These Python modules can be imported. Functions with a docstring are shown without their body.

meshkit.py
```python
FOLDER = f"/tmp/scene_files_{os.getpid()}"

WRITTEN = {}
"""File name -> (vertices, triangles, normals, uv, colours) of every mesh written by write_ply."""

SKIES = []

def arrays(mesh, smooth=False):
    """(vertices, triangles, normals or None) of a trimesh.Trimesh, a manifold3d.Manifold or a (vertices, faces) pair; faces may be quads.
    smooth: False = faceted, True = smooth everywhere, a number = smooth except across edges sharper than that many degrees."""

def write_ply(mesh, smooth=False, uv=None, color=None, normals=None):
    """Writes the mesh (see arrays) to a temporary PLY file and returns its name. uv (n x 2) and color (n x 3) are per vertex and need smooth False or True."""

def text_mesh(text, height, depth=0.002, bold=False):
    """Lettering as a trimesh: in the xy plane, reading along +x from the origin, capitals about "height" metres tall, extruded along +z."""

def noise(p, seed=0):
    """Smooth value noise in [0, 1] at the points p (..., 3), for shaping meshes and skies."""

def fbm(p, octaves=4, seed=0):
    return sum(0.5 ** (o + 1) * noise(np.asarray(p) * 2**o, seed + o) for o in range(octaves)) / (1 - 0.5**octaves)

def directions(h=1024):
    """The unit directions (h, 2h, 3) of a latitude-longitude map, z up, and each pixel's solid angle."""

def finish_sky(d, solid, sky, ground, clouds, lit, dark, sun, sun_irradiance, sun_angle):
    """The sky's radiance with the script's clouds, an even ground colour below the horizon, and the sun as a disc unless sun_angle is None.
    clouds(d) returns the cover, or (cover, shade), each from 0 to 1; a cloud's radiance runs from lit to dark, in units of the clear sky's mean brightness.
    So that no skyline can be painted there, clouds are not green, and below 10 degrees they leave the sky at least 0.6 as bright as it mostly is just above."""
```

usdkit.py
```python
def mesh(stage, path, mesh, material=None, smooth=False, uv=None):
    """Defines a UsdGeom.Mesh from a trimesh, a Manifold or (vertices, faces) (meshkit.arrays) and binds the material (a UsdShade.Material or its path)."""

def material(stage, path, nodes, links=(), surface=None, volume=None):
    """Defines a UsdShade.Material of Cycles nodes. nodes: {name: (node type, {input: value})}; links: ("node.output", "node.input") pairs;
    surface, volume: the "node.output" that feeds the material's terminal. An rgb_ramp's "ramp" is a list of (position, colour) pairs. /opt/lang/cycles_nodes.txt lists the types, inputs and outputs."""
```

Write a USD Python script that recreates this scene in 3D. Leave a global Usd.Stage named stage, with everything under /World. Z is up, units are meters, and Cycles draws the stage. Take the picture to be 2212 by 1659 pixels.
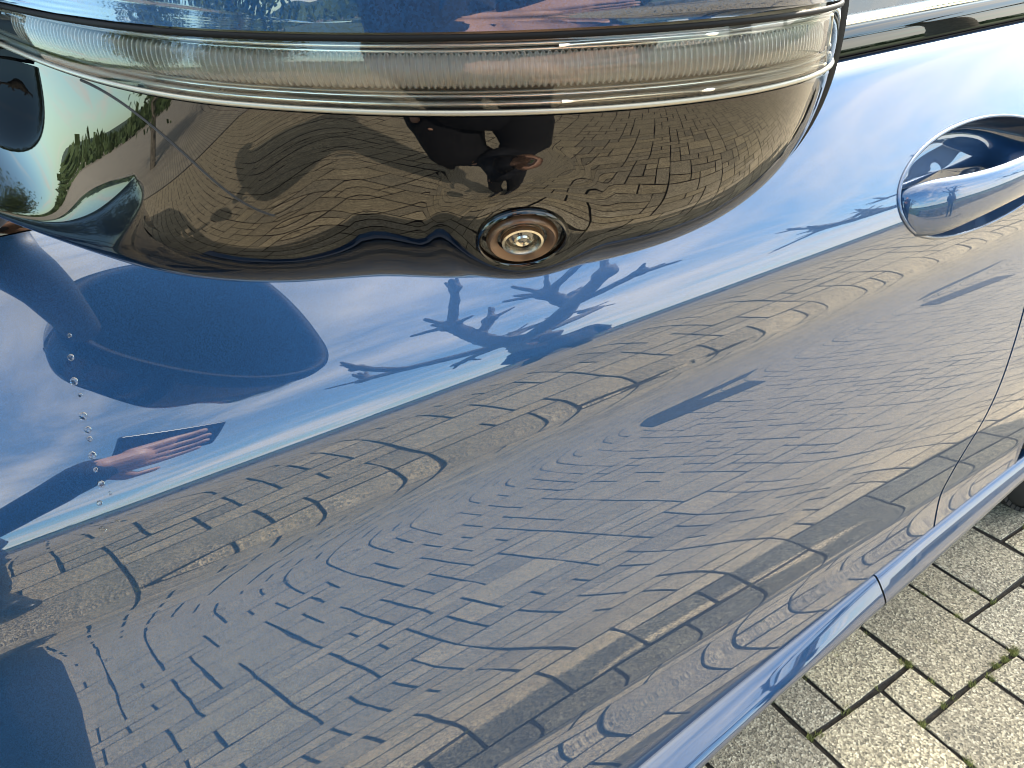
import math, random
import numpy as np, trimesh, manifold3d as m3
import usdkit, meshkit
from pxr import Usd, UsdGeom, UsdLux, UsdShade, Gf, Sdf
from scipy.interpolate import PchipInterpolator, CubicSpline

stage = Usd.Stage.CreateInMemory()
UsdGeom.SetStageUpAxis(stage, 'Z'); UsdGeom.SetStageMetersPerUnit(stage, 1.0)
UsdGeom.Xform.Define(stage, '/World'); UsdGeom.Scope.Define(stage, '/World/Looks')
rng = np.random.default_rng(7); random.seed(7)

# ------------------------------------------------------------------ camera, sky, sun
H = 1.1
v1 = np.array([3394, -1280, 1534.]); v1 /= np.linalg.norm(v1)
v2 = np.array([-1000, -770, 1534.]); v2 -= v1 * (v1 @ v2); v2 /= np.linalg.norm(v2)
RIGHT, DOWN, FWD = np.stack([v1, v2, np.cross(v1, v2)]).T       # camera axes in the world (x along the car to its tail, y towards the car, z up)
cam = UsdGeom.Camera.Define(stage, '/World/camera')
mat = np.eye(4); mat[0, :3], mat[1, :3], mat[2, :3], mat[3, :3] = RIGHT, -DOWN, -FWD, (0, 0, H)
cam.AddTransformOp().Set(Gf.Matrix4d(mat.tolist()))
cam.CreateHorizontalApertureAttr(36.0); cam.CreateVerticalApertureAttr(27.0)
cam.CreateFocalLengthAttr(36.0 * 1534 / 2212)
cam.CreateClippingRangeAttr(Gf.Vec2f(0.02, 5000))
cam.CreateExposureAttr(2.6)

SUN_EL, SUN_AZ = math.radians(35), math.radians(17)              # low behind the car's tail, a little over its roof
sun = np.array([math.cos(SUN_EL) * math.cos(SUN_AZ), math.cos(SUN_EL) * math.sin(SUN_AZ), math.sin(SUN_EL)])
dl = UsdLux.DistantLight.Define(stage, '/World/sun')
dl.CreateIntensityAttr(1.05); dl.CreateNormalizeAttr(True); dl.CreateAngleAttr(0.5); dl.CreateColorAttr(Gf.Vec3f(1, .89, .74))
zx = np.array(sun); xx = np.cross([0, 0, 1], zx); xx /= np.linalg.norm(xx); yy_ = np.cross(zx, xx)
m = np.eye(4); m[0, :3], m[1, :3], m[2, :3] = xx, yy_, zx
dl.AddTransformOp().Set(Gf.Matrix4d(m.tolist()))
dl.GetPrim().SetCustomDataByKey('kind', 'structure')

sky_mat = usdkit.material(stage, '/World/Looks/sky_air', {
    'sky': ('sky_texture', {'sky_type': 'single_scattering', 'sun_disc': False, 'sun_elevation': SUN_EL, 'sun_rotation': math.atan2(sun[0], sun[1]), 'air_density': 1.0, 'aerosol_density': .8, 'ozone_density': 0.6}),
    'tc': ('texture_coordinate', {}),
    'sep': ('separate_xyz', {}),
    'den': ('math', {'math_type': 'add', 'value2': 0.16}),
    'zc': ('math', {'math_type': 'maximum', 'value2': 0.0}),
    'px': ('math', {'math_type': 'divide'}), 'py': ('math', {'math_type': 'divide'}),
    'uv': ('combine_xyz', {'z': 3.3}),
    'n1': ('noise_texture', {'scale': 1.35, 'detail': 8.0, 'roughness': 0.58, 'distortion': 0.5}),
    'map2': ('mapping', {'scale': (0.42, 1.7, 1), 'rotation': (0, 0, .35), 'location': (4.1, 1.3, 0)}),
    'n2': ('noise_texture', {'scale': 1.3, 'detail': 9.0, 'roughness': 0.6, 'distortion': 0.8}),
    'mx': ('math', {'math_type': 'maximum'}),
    'n2s': ('math', {'math_type': 'multiply', 'value2': 0.93}),
    'zen': ('map_range', {'from_min': 0.5, 'from_max': 0.95, 'to_min': 0.0, 'to_max': 0.17, 'clamp': True}), 'add3': ('math', {'math_type': 'add'}),
    'low': ('map_range', {'from_min': 0.0, 'from_max': 0.30, 'to_min': 0.12, 'to_max': 0.0, 'clamp': True}),
    'east': ('math', {'math_type': 'multiply_add', 'value2': 0.125, 'value3': -0.04}),
    'add1': ('math', {'math_type': 'add'}), 'add2': ('math', {'math_type': 'add'}),
    'ramp': ('rgb_ramp', {'ramp': [(0.0, (.03, .03, .03)), (0.42, (.04, .04, .04)), (0.49, (.14, .14, .14)), (0.56, (.46, .46, .46)), (0.66, (.85, .85, .85)), (0.8, (1, 1, 1)), (1, (1, 1, 1))]}),
    'bw': ('rgb_to_bw', {}),
    'cloud': ('mix_color', {'a': (4.6, 4.6, 4.6), 'b': (9.8, 9.1, 7.7)}),
    'tint': ('mix_color', {'blend_type': 'multiply', 'fac': 1.0, 'b': (.95, 1.22, 1.22)}),
    'mixc': ('mix_color', {'use_clamp': False}),
    'bg': ('background_shader', {'strength': 0.13}),
}, [('tc.generated', 'sep.vector'), ('sep.z', 'zc.value1'), ('zc.value', 'den.value1'), ('sep.x', 'px.value1'), ('den.value', 'px.value2'),
    ('sep.y', 'py.value1'), ('den.value', 'py.value2'), ('px.value', 'uv.x'), ('py.value', 'uv.y'),
    ('uv.vector', 'n1.vector'), ('uv.vector', 'map2.vector'), ('map2.vector', 'n2.vector'), ('n1.fac', 'mx.value1'), ('n2.fac', 'n2s.value1'), ('n2s.value', 'mx.value2'),
    ('zc.value', 'low.value'), ('sep.x', 'east.value1'), ('mx.value', 'add1.value1'), ('east.value', 'add1.value2'), ('add1.value', 'add2.value1'), ('low.result', 'add2.value2'),
    ('zc.value', 'zen.value'), ('add2.value', 'add3.value1'), ('zen.result', 'add3.value2'), ('add3.value', 'ramp.fac'), ('ramp.color', 'bw.color'), ('n1.fac', 'cloud.fac'),
    ('sky.color', 'tint.a'), ('tint.result', 'mixc.a'), ('cloud.result', 'mixc.b'), ('bw.val', 'mixc.fac'), ('mixc.result', 'bg.color')], surface='bg.background')
dome = UsdLux.DomeLight.Define(stage, '/World/sky'); dome.CreateIntensityAttr(1.0)
UsdShade.MaterialBindingAPI.Apply(dome.GetPrim()).Bind(sky_mat)
dome.GetPrim().SetCustomDataByKey('kind', 'structure')

# ------------------------------------------------------------------ helpers
USED = {}
def numbered(parent, name):
    k = (str(parent), name); n = USED.get(k, 0); USED[k] = n + 1
    return name if n == 0 else f'{name}_{n:03d}'
def path_of(parent): return '/World' if parent is None else str(parent.GetPath())
def tag(p, label=None, cat=None, group=None, kind=None):
    for k, v in (('label', label), ('category', cat), ('group', group), ('kind', kind)):
        if v: p.SetCustomDataByKey(k, v)
    return p
def obj(name, mesh, material, parent=None, smooth=30, **kw):
    pp = path_of(parent)
    g = usdkit.mesh(stage, f'{pp}/{numbered(pp, name)}', mesh, material, smooth=smooth)
    return tag(g.GetPrim(), **kw)
def thing(name, label, cat, loc=(0, 0, 0), group=None):
    x = UsdGeom.Xform.Define(stage, '/World/' + numbered('/World', name)); x.AddTranslateOp().Set(Gf.Vec3d(*map(float, loc)))
    return tag(x.GetPrim(), label, cat, group)
def grid(P, closed_u=False, flip=False):
    """P (n, m, 3) -> (vertices, quads)"""
    n, mm = P.shape[:2]; I = np.arange(n * mm).reshape(n, mm)
    A = np.concatenate([I, I[:1]], 0) if closed_u else I
    q = np.stack([A[:-1, :-1], A[1:, :-1], A[1:, 1:], A[:-1, 1:]], -1).reshape(-1, 4)
    return P.reshape(-1, 3), (q[:, ::-1] if flip else q)
def tri(vf): return trimesh.Trimesh(*[vf[0], np.vstack([vf[1][:, [0, 1, 2]], vf[1][:, [0, 2, 3]]])], process=False)
def tube(points, r, n=8, cap=True):
    points = np.asarray(points, float); r = np.broadcast_to(r, len(points))
    t = np.gradient(points, axis=0); t /= np.linalg.norm(t, axis=1, keepdims=True)
    ref = np.array([0, 0, 1.]) if abs(t[:, 2]).mean() < .8 else np.array([0, 1., 0])
    b = np.cross(t, ref); b /= np.linalg.norm(b, axis=1, keepdims=True); c = np.cross(b, t)
    a = np.linspace(0, 2 * np.pi, n, endpoint=False)
    P = points[:, None] + r[:, None, None] * (np.cos(a)[None, :, None] * b[:, None] + np.sin(a)[None, :, None] * c[:, None])
    P = np.transpose(P, (1, 0, 2)); v, q = grid(P, True)
    M = tri((v, q))
    if cap:
        k = len(points); caps = []
        for e in (0, k - 1):
            ring = np.arange(n) * k + e
            caps += [[ring[0], ring[i], ring[i + 1]] if e else [ring[0], ring[i + 1], ring[i]] for i in range(1, n - 1)]
        M = trimesh.Trimesh(M.vertices, np.vstack([M.faces, caps]), process=False)
    return M
def box(lo, hi):
    b = trimesh.creation.box(np.subtract(hi, lo)); b.apply_translation(np.add(lo, hi) / 2); return b
def cat(*ms): return trimesh.util.concatenate([x if isinstance(x, trimesh.Trimesh) else tri(x) for x in ms])
def to_tri(man):
    mm = man.to_mesh(); return trimesh.Trimesh(mm.vert_properties[:, :3], mm.tri_verts, process=False)
def hull_bone(p, rp, q, rq, seg=20):
    return m3.Manifold.batch_hull([m3.Manifold.sphere(rp, seg).translate(tuple(map(float, p))), m3.Manifold.sphere(rq, seg).translate(tuple(map(float, q)))])
def skin(bones, edge, it=12, seg=20):
    M = m3.Manifold()
    for p, rp, q, rq in bones: M = M + hull_bone(p, rp, q, rq, seg)
    t = to_tri(M.refine_to_length(edge)); t.merge_vertices()
    trimesh.smoothing.filter_taubin(t, iterations=it); return t

# ------------------------------------------------------------------ materials
def M(name, nodes, links=(), surface='p.BSDF', volume=None):
    return usdkit.material(stage, '/World/Looks/' + name, nodes, links, surface=surface, volume=volume)
def plain(name, color, rough=.5, **kw):
    return M(name, {'p': ('principled_bsdf', {'base_color': color, 'roughness': rough, **kw})})
paint = M('blue_metallic_paint', {
    'tc': ('texture_coordinate', {}),
    'vor': ('voronoi_texture', {'scale': 2200.0, 'feature': 'f1'}),
    'bump': ('bump', {'strength': 0.16, 'distance': 0.0006}),
    'hs': ('hsv', {'saturation': 1.0, 'value': 1.0}),
    'sepc': ('separate_color', {}),
    'mr': ('map_range', {'from_min': 0, 'from_max': 1, 'to_min': .75, 'to_max': 1.3}),
    'col': ('mix_color', {'blend_type': 'multiply', 'fac': 1.0, 'a': (0.0034, 0.0225, 0.062), 'use_clamp': False}),
    'cc': ('combine_xyz', {}),
    'p': ('principled_bsdf', {'metallic': 0.85, 'roughness': 0.36, 'ior': 1.5, 'coat_weight': 1.0, 'coat_roughness': 0.0, 'coat_ior': 1.72}),
}, [('tc.object', 'vor.vector'), ('vor.color', 'sepc.color'), ('sepc.r', 'bump.height'), ('bump.normal', 'p.normal'),
    ('sepc.g', 'mr.value'), ('mr.result', 'cc.x'), ('mr.result', 'cc.y'), ('mr.result', 'cc.z'), ('cc.vector', 'col.b'), ('col.result', 'p.base_color')])
black_gloss = plain('gloss_black_plastic', (.0006, .0006, .0007), .0, ior=1.5, coat_weight=0.0)
satin_black = plain('satin_black_plastic', (.002, .002, .0022), .6, ior=1.2)
matte_black = plain('matte_black_plastic', (.012, .012, .013), .55)
rubber = plain('tyre_rubber', (.008, .008, .008), .95, ior=1.3)
joint_dark = plain('shut_gap', (.006, .006, .007), .9)
chrome = plain('bright_trim', (.82, .82, .80), .06, metallic=1.0)
mirror_dark = plain('dimmed_mirror_glass', (.002, .002, .0022), 1.0, ior=1.05)
alloy = plain('alloy_wheel', (.45, .45, .46), .25, metallic=1.0)
glass_pane = M('window_glass', {'t': ('transparent_bsdf', {'color': (.55, .66, .58)}), 'g': ('glossy_bsdf', {'roughness': 0.0, 'color': (1, 1, 1)}), 'f': ('fresnel', {'IOR': 1.6}), 'm': ('mix_closure', {})},
               [('f.fac', 'm.fac'), ('t.BSDF', 'm.closure1'), ('g.BSDF', 'm.closure2')], surface='m.closure')
clear_lens = M('clear_lens', {'t': ('transparent_bsdf', {'color': (.96, .96, .94)}), 'g': ('glossy_bsdf', {'roughness': 0.0}), 'f': ('fresnel', {'IOR': 1.5}), 'm': ('mix_closure', {})},
               [('f.fac', 'm.fac'), ('t.BSDF', 'm.closure1'), ('g.BSDF', 'm.closure2')], surface='m.closure')
guide_mat = plain('light_guide_plastic', (.55, .54, .48), .1, ior=1.5, transmission_weight=.5)
reflector_mat = plain('reflector_silver', (.60, .585, .53), .22, metallic=.8)
reflector_dark = plain('reflector_grey', (.22, .205, .165), .3, metallic=.6)
camera_glass = plain('camera_lens_glass', (.02, .018, .015), .0, ior=1.6, coat_weight=1.0)
copper = plain('camera_inner_ring', (.085, .05, .03), .3, metallic=.5)
ring_mat = plain('camera_steel_ring', (.42, .39, .33), .2, metallic=1.0)
water = plain('clear_water', (1, 1, 1), .0, ior=1.333, transmission_weight=1.0)
skin_mat = plain('person_skin', (.52, .30, .21), .5, subsurface_weight=.0)
jacket_mat = plain('dark_jacket_cloth', (.010, .012, .018), .8)
trouser_mat = plain('dark_trouser_cloth', (.008, .009, .012), .85)
shoe_mat = plain('dark_shoe_leather', (.015, .016, .02), .35)
hair_mat = plain('brown_hair', (.05, .032, .02), .6)
phone_mat = plain('phone_casing', (.02, .022, .028), .25)

def stone_mat(name, base, k):
    """exposed-aggregate concrete: pale and dark chips about 3 mm across"""
    return M(name, {
        'tc': ('geometry', {}), 'oi': ('object_info', {}),
        'v1': ('voronoi_texture', {'scale': 330.0}), 'v2': ('voronoi_texture', {'scale': 210.0, 'randomness': 1.0}),
        'n': ('noise_texture', {'scale': 9.0, 'detail': 5.0, 'roughness': .6}),
        'sep': ('separate_color', {}),
        'r1': ('rgb_ramp', {'ramp': [(0, (.36, .35, .33)), (.25, (.62, .59, .53)), (.5, (.95, .90, .80)), (.75, (1.25, 1.19, 1.04)), (.93, (1.65, 1.6, 1.45)), (1, (2.0, 1.95, 1.8))]}),
        'mb': ('mix_color', {'blend_type': 'multiply', 'fac': 1.0, 'a': base, 'use_clamp': False}),
        'rn': ('rgb_ramp', {'ramp': [(0, (.72, .72, .72)), (.35, (.86, .86, .87)), (.65, (1.08, 1.07, 1.05)), (1, (1.2, 1.19, 1.16))]}),
        'mc': ('mix_color', {'blend_type': 'multiply', 'fac': 1.0, 'use_clamp': False}),
        'rv': ('map_range', {'to_min': .86, 'to_max': 1.14}),
        'cx': ('combine_xyz', {}),
        'md': ('mix_color', {'blend_type': 'multiply', 'fac': 1.0, 'use_clamp': False}),
        'b1': ('bump', {'strength': .9, 'distance': 0.0016}),
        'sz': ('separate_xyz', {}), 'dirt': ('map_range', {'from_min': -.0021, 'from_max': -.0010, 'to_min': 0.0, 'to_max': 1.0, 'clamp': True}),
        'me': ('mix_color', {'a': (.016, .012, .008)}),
        'p': ('principled_bsdf', {'roughness': .85}),
    }, [('tc.position', 'v1.vector'), ('tc.position', 'v2.vector'), ('tc.position', 'n.vector'), ('v1.color', 'sep.color'), ('sep.r', 'r1.fac'), ('r1.color', 'mb.b'),
        ('n.fac', 'rn.fac'), ('mb.result', 'mc.a'), ('rn.color', 'mc.b'), ('oi.random', 'rv.value'), ('rv.result', 'cx.x'), ('rv.result', 'cx.y'), ('rv.result', 'cx.z'),
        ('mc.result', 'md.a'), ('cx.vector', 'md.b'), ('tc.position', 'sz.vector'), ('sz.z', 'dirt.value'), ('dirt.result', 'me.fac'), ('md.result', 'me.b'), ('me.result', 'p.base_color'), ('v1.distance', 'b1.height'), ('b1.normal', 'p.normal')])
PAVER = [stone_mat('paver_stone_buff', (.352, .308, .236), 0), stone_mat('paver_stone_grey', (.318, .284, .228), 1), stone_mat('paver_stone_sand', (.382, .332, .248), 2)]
joint_mat = M('joint_sand', {'g': ('geometry', {}), 'n': ('noise_texture', {'scale': 120.0, 'detail': 4.0}), 'r': ('rgb_ramp', {'ramp': [(0.3, (.010, .008, .006)), (.6, (.028, .022, .015)), (.8, (.06, .047, .03))]}), 'p': ('principled_bsdf', {'roughness': .95})},
              [('g.position', 'n.vector'), ('n.fac', 'r.fac'), ('r.color', 'p.base_color')])
far_pave = M('far_paving', {'g': ('geometry', {}), 'b': ('brick_texture', {'scale': 6.0, 'color1': (.38, .33, .25), 'color2': (.318, .284, .228), 'mortar': (.08, .06, .045), 'mortar_size': .03, 'brick_width': .9, 'row_height': .5}), 'n': ('noise_texture', {'scale': 1.3, 'detail': 6.0}),
              'r': ('rgb_ramp', {'ramp': [(.3, (.8, .8, .8)), (.7, (1.1, 1.1, 1.1))]}), 'm': ('mix_color', {'blend_type': 'multiply', 'fac': 1.0, 'use_clamp': False}), 'p': ('principled_bsdf', {'roughness': .9})},
              [('g.position', 'b.vector'), ('g.position', 'n.vector'), ('n.fac', 'r.fac'), ('b.color', 'm.a'), ('r.color', 'm.b'), ('m.result', 'p.base_color')])
def noisy(name, c0, c1, scale, rough=.8, bump=0.0):
    n = {'g': ('geometry', {}), 'n': ('noise_texture', {'scale': scale, 'detail': 6.0, 'roughness': .62}), 'r': ('rgb_ramp', {'ramp': [(.3, c0), (.7, c1)]}), 'p': ('principled_bsdf', {'roughness': rough})}
    l = [('g.position', 'n.vector'), ('n.fac', 'r.fac'), ('r.color', 'p.base_color')]
    if bump: n['b'] = ('bump', {'strength': .8, 'distance': bump}); l += [('n.fac', 'b.height'), ('b.normal', 'p.normal')]
    return M(name, n, l)
bark = noisy('plane_bark', (.06, .05, .04), (.20, .18, .14), 14, bump=.01)
leaf_mat = noisy('leaf_green', (.022, .045, .014), (.07, .11, .03), 3)
grass_mat = noisy('grass_green', (.03, .05, .012), (.09, .12, .03), 6)
wall_mat = noisy('old_wall_stone', (.09, .085, .07), (.27, .25, .20), 5, bump=.01)
moss_mat = noisy('moss_green', (.07, .085, .02), (.24, .23, .06), 90)
hill_mat = noisy('far_hill_green', (.035, .06, .03), (.06, .085, .045), .02)
patch_dark = noisy('added_patch_dark', (.012, .012, .013), (.03, .03, .03), 160, bump=.002)  # near-black tone of the added sheets on the paving
leaf_orange = plain('orange_leaf', (.45, .12, .03), .6)

# ------------------------------------------------------------------ ground, hills, wall, woods
tag(obj('ground', grid(np.array([[[x, y, -.014] for y in (-2500, -6.2, 3, 2500)] for x in (-2500, -5, 6, 2500)], float), flip=False), far_pave, smooth=False), kind='structure')
pav = obj('pavement', grid(np.array([[[x, y, -.0050] for y in (-6.2, 3.0)] for x in (-5.0, 6.0)], float)), joint_mat, smooth=False, kind='structure')

MOD = 0.0815; X0, Y0 = .6685, .3405
FIX = [(3, 0, 2, 3), (2, 0, 1, 1), (1, 1, 2, 2), (0, 1, 1, 2), (0, -1, 2, 2), (2, -2, 2, 2), (4, -1, 1, 1), (5, -1, 2, 2), (5, 1, 1, 2), (6, 1, 2, 2), (-2, 0, 2, 3), (-2, -2, 2, 2), (-1 + 1, -2, 2, 1), (4, -3, 3, 2), (-4, 1, 2, 2), (-3, 0, 1, 1)]
def pattern(i0, i1, j0, j1):
    occ = np.zeros((i1 - i0, j1 - j0), bool); out = []
    for i, j, w, h in FIX:
        s = occ[i - i0:i - i0 + w, j - j0:j - j0 + h]
        if s.any(): continue
        s[:] = True; out.append((i, j, w, h))
    sizes = [((2, 1), .40), ((2, 2), .22), ((3, 1), .10), ((1, 1), .14), ((3, 2), .10), ((1, 2), .04)]
    for j in range(j0, j1):
        for i in range(i0, i1):
            if occ[i - i0, j - j0]: continue
            order = list(rng.permutation(len(sizes))) ; r = rng.random(); acc = 0; first = 0
            for k, (_, pr) in enumerate(sizes):
                acc += pr
                if r < acc: first = k; break
            for k in [first] + order + [3]:
                w, h = sizes[k][0]; s = occ[i - i0:i - i0 + w, j - j0:j - j0 + h]
                if s.shape == (w, h) and not s.any():
                    s[:] = True; out.append((i, j, w, h)); break
    return out
def jit(i, j, s):
    r = np.random.default_rng((i + 500) * 4001 + (j + 500) * 7 + s); return r.normal(0, .0022)
def paver_mesh(i, j, w, h):
    g = .0016                                                   # half a joint
    def corner(a, b): return np.array([X0 + a * MOD + jit(a, b, 1), Y0 + b * MOD + jit(a, b, 2)])
    c = [corner(i, j), corner(i + w, j), corner(i + w, j + h), corner(i, j + h)]
    ctr = sum(c) / 4; r = np.random.default_rng((i + 500) * 9173 + j + 500)
    tilt = r.normal(0, .002, 2); dz = r.normal(0, .0002)
    # an outline with slightly worn, uneven edges
    pts = []
    for a in range(4):
        p, q = c[a], c[(a + 1) % 4]; n = max(2, int(np.linalg.norm(q - p) / .04))
        nrm = np.array([-(q - p)[1], (q - p)[0]]) / np.linalg.norm(q - p)
        for t in range(n):
            f = t / n; e = g + abs(r.normal(0, .0007))
            if t == 0:
                prev = c[a - 1]; d1 = (q - p) / np.linalg.norm(q - p); d2 = (prev - p) / np.linalg.norm(prev - p)
                pts.append(p + (d1 + d2) * (g + .0006 + abs(r.normal(0, .0008))))
            else: pts.append(p + (q - p) * f + nrm * e)
    pts = np.array(pts); k = len(pts)
    inn = pts + (ctr - pts) * (.0030 / np.maximum(np.linalg.norm(ctr - pts, axis=1), .02))[:, None]
    zt = lambda P: (P - ctr) @ tilt + dz
    V = np.vstack([np.c_[pts, np.full(k, -.0135)], np.c_[pts, zt(pts) - .0048], np.c_[inn, zt(inn)], [[*ctr, dz + .0002]]])
    F = []
    for a in range(k):
        b = (a + 1) % k
        F += [[a, b, k + b], [a, k + b, k + a], [k + a, k + b, 2 * k + b], [k + a, 2 * k + b, 2 * k + a], [2 * k + a, 2 * k + b, 3 * k]]
    return trimesh.Trimesh(V, F, process=False), ctr
pieces = []
for q in pattern(-68, 62, -57, 12):
    mm, ctr = paver_mesh(*q)
    direct = (.35 < ctr[0] < 1.6) and (.15 < ctr[1] < .75)
    pieces.append((0 if direct else 1, np.hypot(ctr[0] - .25, (ctr[1] + .25) * 1.2), mm, q))
pieces.sort(key=lambda t: (t[0], t[1]))
rest = []
for n, (a, d, mm, q) in enumerate(pieces):
    if n < 300: obj('paver', mm, PAVER[(q[0] * 7 + q[1] * 13) % 3], pav, smooth=25)
    else: rest.append(mm)
for k in range(1): obj('paver_field', trimesh.util.concatenate(rest), PAVER[0], pav, smooth=25, kind='stuff')

# ------------------------------------------------------------------ the car's side surface
KZ = np.array([.10, .26, .295, .32, .35, .372, .386, .396, .408, .44, .48, .50, .52, .54, .56, .58, .62, .66, .69, .705, .716, .726, .735, .742, .752, .765, .78, .800, .812, .818, .824, .834, .854, .88, .92, .95, .966, .977, .985, .99])
KT = np.array([4, 5, 7, 11, 13, 11, 6, 0, -3, -1.5, 0, 2, 4.6, 7.6, 9.8, 11.0, 11.9, 12.6, 12.9, 12.8, 11.2, 7, .5, -5, -8.5, -8, -6, -3.5, -1, 8, 17, 21.5, 26.5, 28.5, 30, 31, 34, 46, 66, 80])
theta = PchipInterpolator(KZ, np.radians(KT))
zt_ = np.linspace(.10, .99, 3561); T_ = theta(zt_)
yt_ = np.concatenate([[0], np.cumsum(np.tan((T_[1:] + T_[:-1]) / 2) * np.diff(zt_))]); yt_ += .458 - np.interp(.82, zt_, yt_)
Y = lambda z: np.interp(z, zt_, yt_)
BELT = .985
_px = np.linspace(-2.2, 3.0, 2601); _sl = PchipInterpolator([-2.2, -.8, -.4, -.1, .06, .3, .5, .8, 1.1, 1.6, 3.0], [0, 0, .05, .105, .085, .04, .012, 0, -.012, -.02, 0])(_px)
_yo = np.concatenate([[0], np.cumsum((_sl[1:] + _sl[:-1]) / 2 * np.diff(_px))]); _yo -= np.interp(.6, _px, _yo)
yo = lambda x: np.interp(x, _px, _yo)
yos = lambda x: np.interp(x, _px, _sl)
def lift(x, z):
    f = np.clip((np.asarray(x) + .36) / .2, 0, 1); return np.where(np.asarray(x) < .6, -yo(x) * (1.1 - z) / .458 * f, 0)
def surf_n(x, zc):
    t = theta(np.clip(zc, .1, .99)); n = np.stack([yos(x), -np.ones_like(t), np.tan(t)], -1); return n / np.linalg.norm(n, axis=-1, keepdims=True)
sill_top = lambda x: .284 + .112 * (np.asarray(x) - .353)
def sill_top_c(x): return np.clip(sill_top(x), .17, .375)
def zrow(zlo, n_extra=0):
    return np.unique(np.concatenate([np.linspace(.0, 1, 2)]))
ZN = np.unique(np.round(np.concatenate([np.linspace(.38, .42, 40), np.linspace(.42, .69, 60), np.linspace(.69, .80, 70), np.linspace(.80, .84, 60), np.linspace(.84, .96, 50), np.linspace(.95, BELT, 34)]), 5))
def side(xa, xb, nx, zbot=None, hole=None):
    """body side between the seam functions xa(z), xb(z), down to zbot(x)"""
    u = np.linspace(0, 1, nx); low = np.linspace(0, 1, 46)[:-1]
    P = np.zeros((nx, len(low) + len(ZN), 3))
    zz = np.concatenate([np.full(len(low), np.nan), ZN])
    xr = xa(.36) + (xb(.36) - xa(.36)) * u
    for i in range(nx):
        zb = float(zbot(xr[i])); zc = np.concatenate([zb + (.38 - zb) * low, ZN])
        x = xa(zc) + (xb(zc) - xa(zc)) * u[i]
        P[i] = np.c_[x, Y(zc), zc]
    return P
seam_r = PchipInterpolator([.0, .20, .313, .427, .503, .65, .80, .90, .99], [.80, .825, .859, .898, .946, 1.021, 1.075, 1.095, 1.10])
seam_f = lambda z: -.36 + 0 * np.asarray(z)
car = thing('parked_car', 'blue metallic parked car with its door mirror folded in', 'car')
HC, HA, HB = np.array([.886, .838]), .158, .0605
NX = 440
P = side(lambda z: seam_f(z) + .002, lambda z: seam_r(z) - .002, NX, lambda x: sill_top_c(x) - .03)
# opening for the handle: the cells inside an oval are taken out and the border is pulled onto it
v, q = grid(P)
e = np.hypot((v[:, 0] - HC[0]) / HA, (v[:, 2] - HC[1]) / HB)
inside = e < 1
keep = ~inside[q].any(1)
q = q[keep]
border = np.zeros(len(v), bool); cnt = np.zeros(len(v), int); np.add.at(cnt, q.ravel(), 1)
border = (e < 1.12) & (e >= 1) & (cnt < 4) & (cnt > 0)
for i in np.where(border)[0]:
    d = (v[i, [0, 2]] - HC) / e[i]; v[i, 0], v[i, 2] = HC + d; v[i, 1] = Y(v[i, 2])
dn = surf_n(v[:, 0], v[:, 2]); v[:, 1] += yo(v[:, 0]); v[:, 2] += lift(v[:, 0], v[:, 2])
def obj_n(name, v, q, n, material, parent, **kw):
    p = obj(name, (v, q), material, parent, smooth=False, **kw)
    g = UsdGeom.Mesh(p); from pxr import Vt
    g.CreateNormalsAttr(Vt.Vec3fArray.FromNumpy(n.astype(np.float32))); g.SetNormalsInterpolation('vertex'); return p
usedv = np.unique(q); remap = -np.ones(len(v), int); remap[usedv] = np.arange(len(usedv))
door = obj_n('front_door', v[usedv], remap[q], dn[usedv], paint, car)
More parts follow.
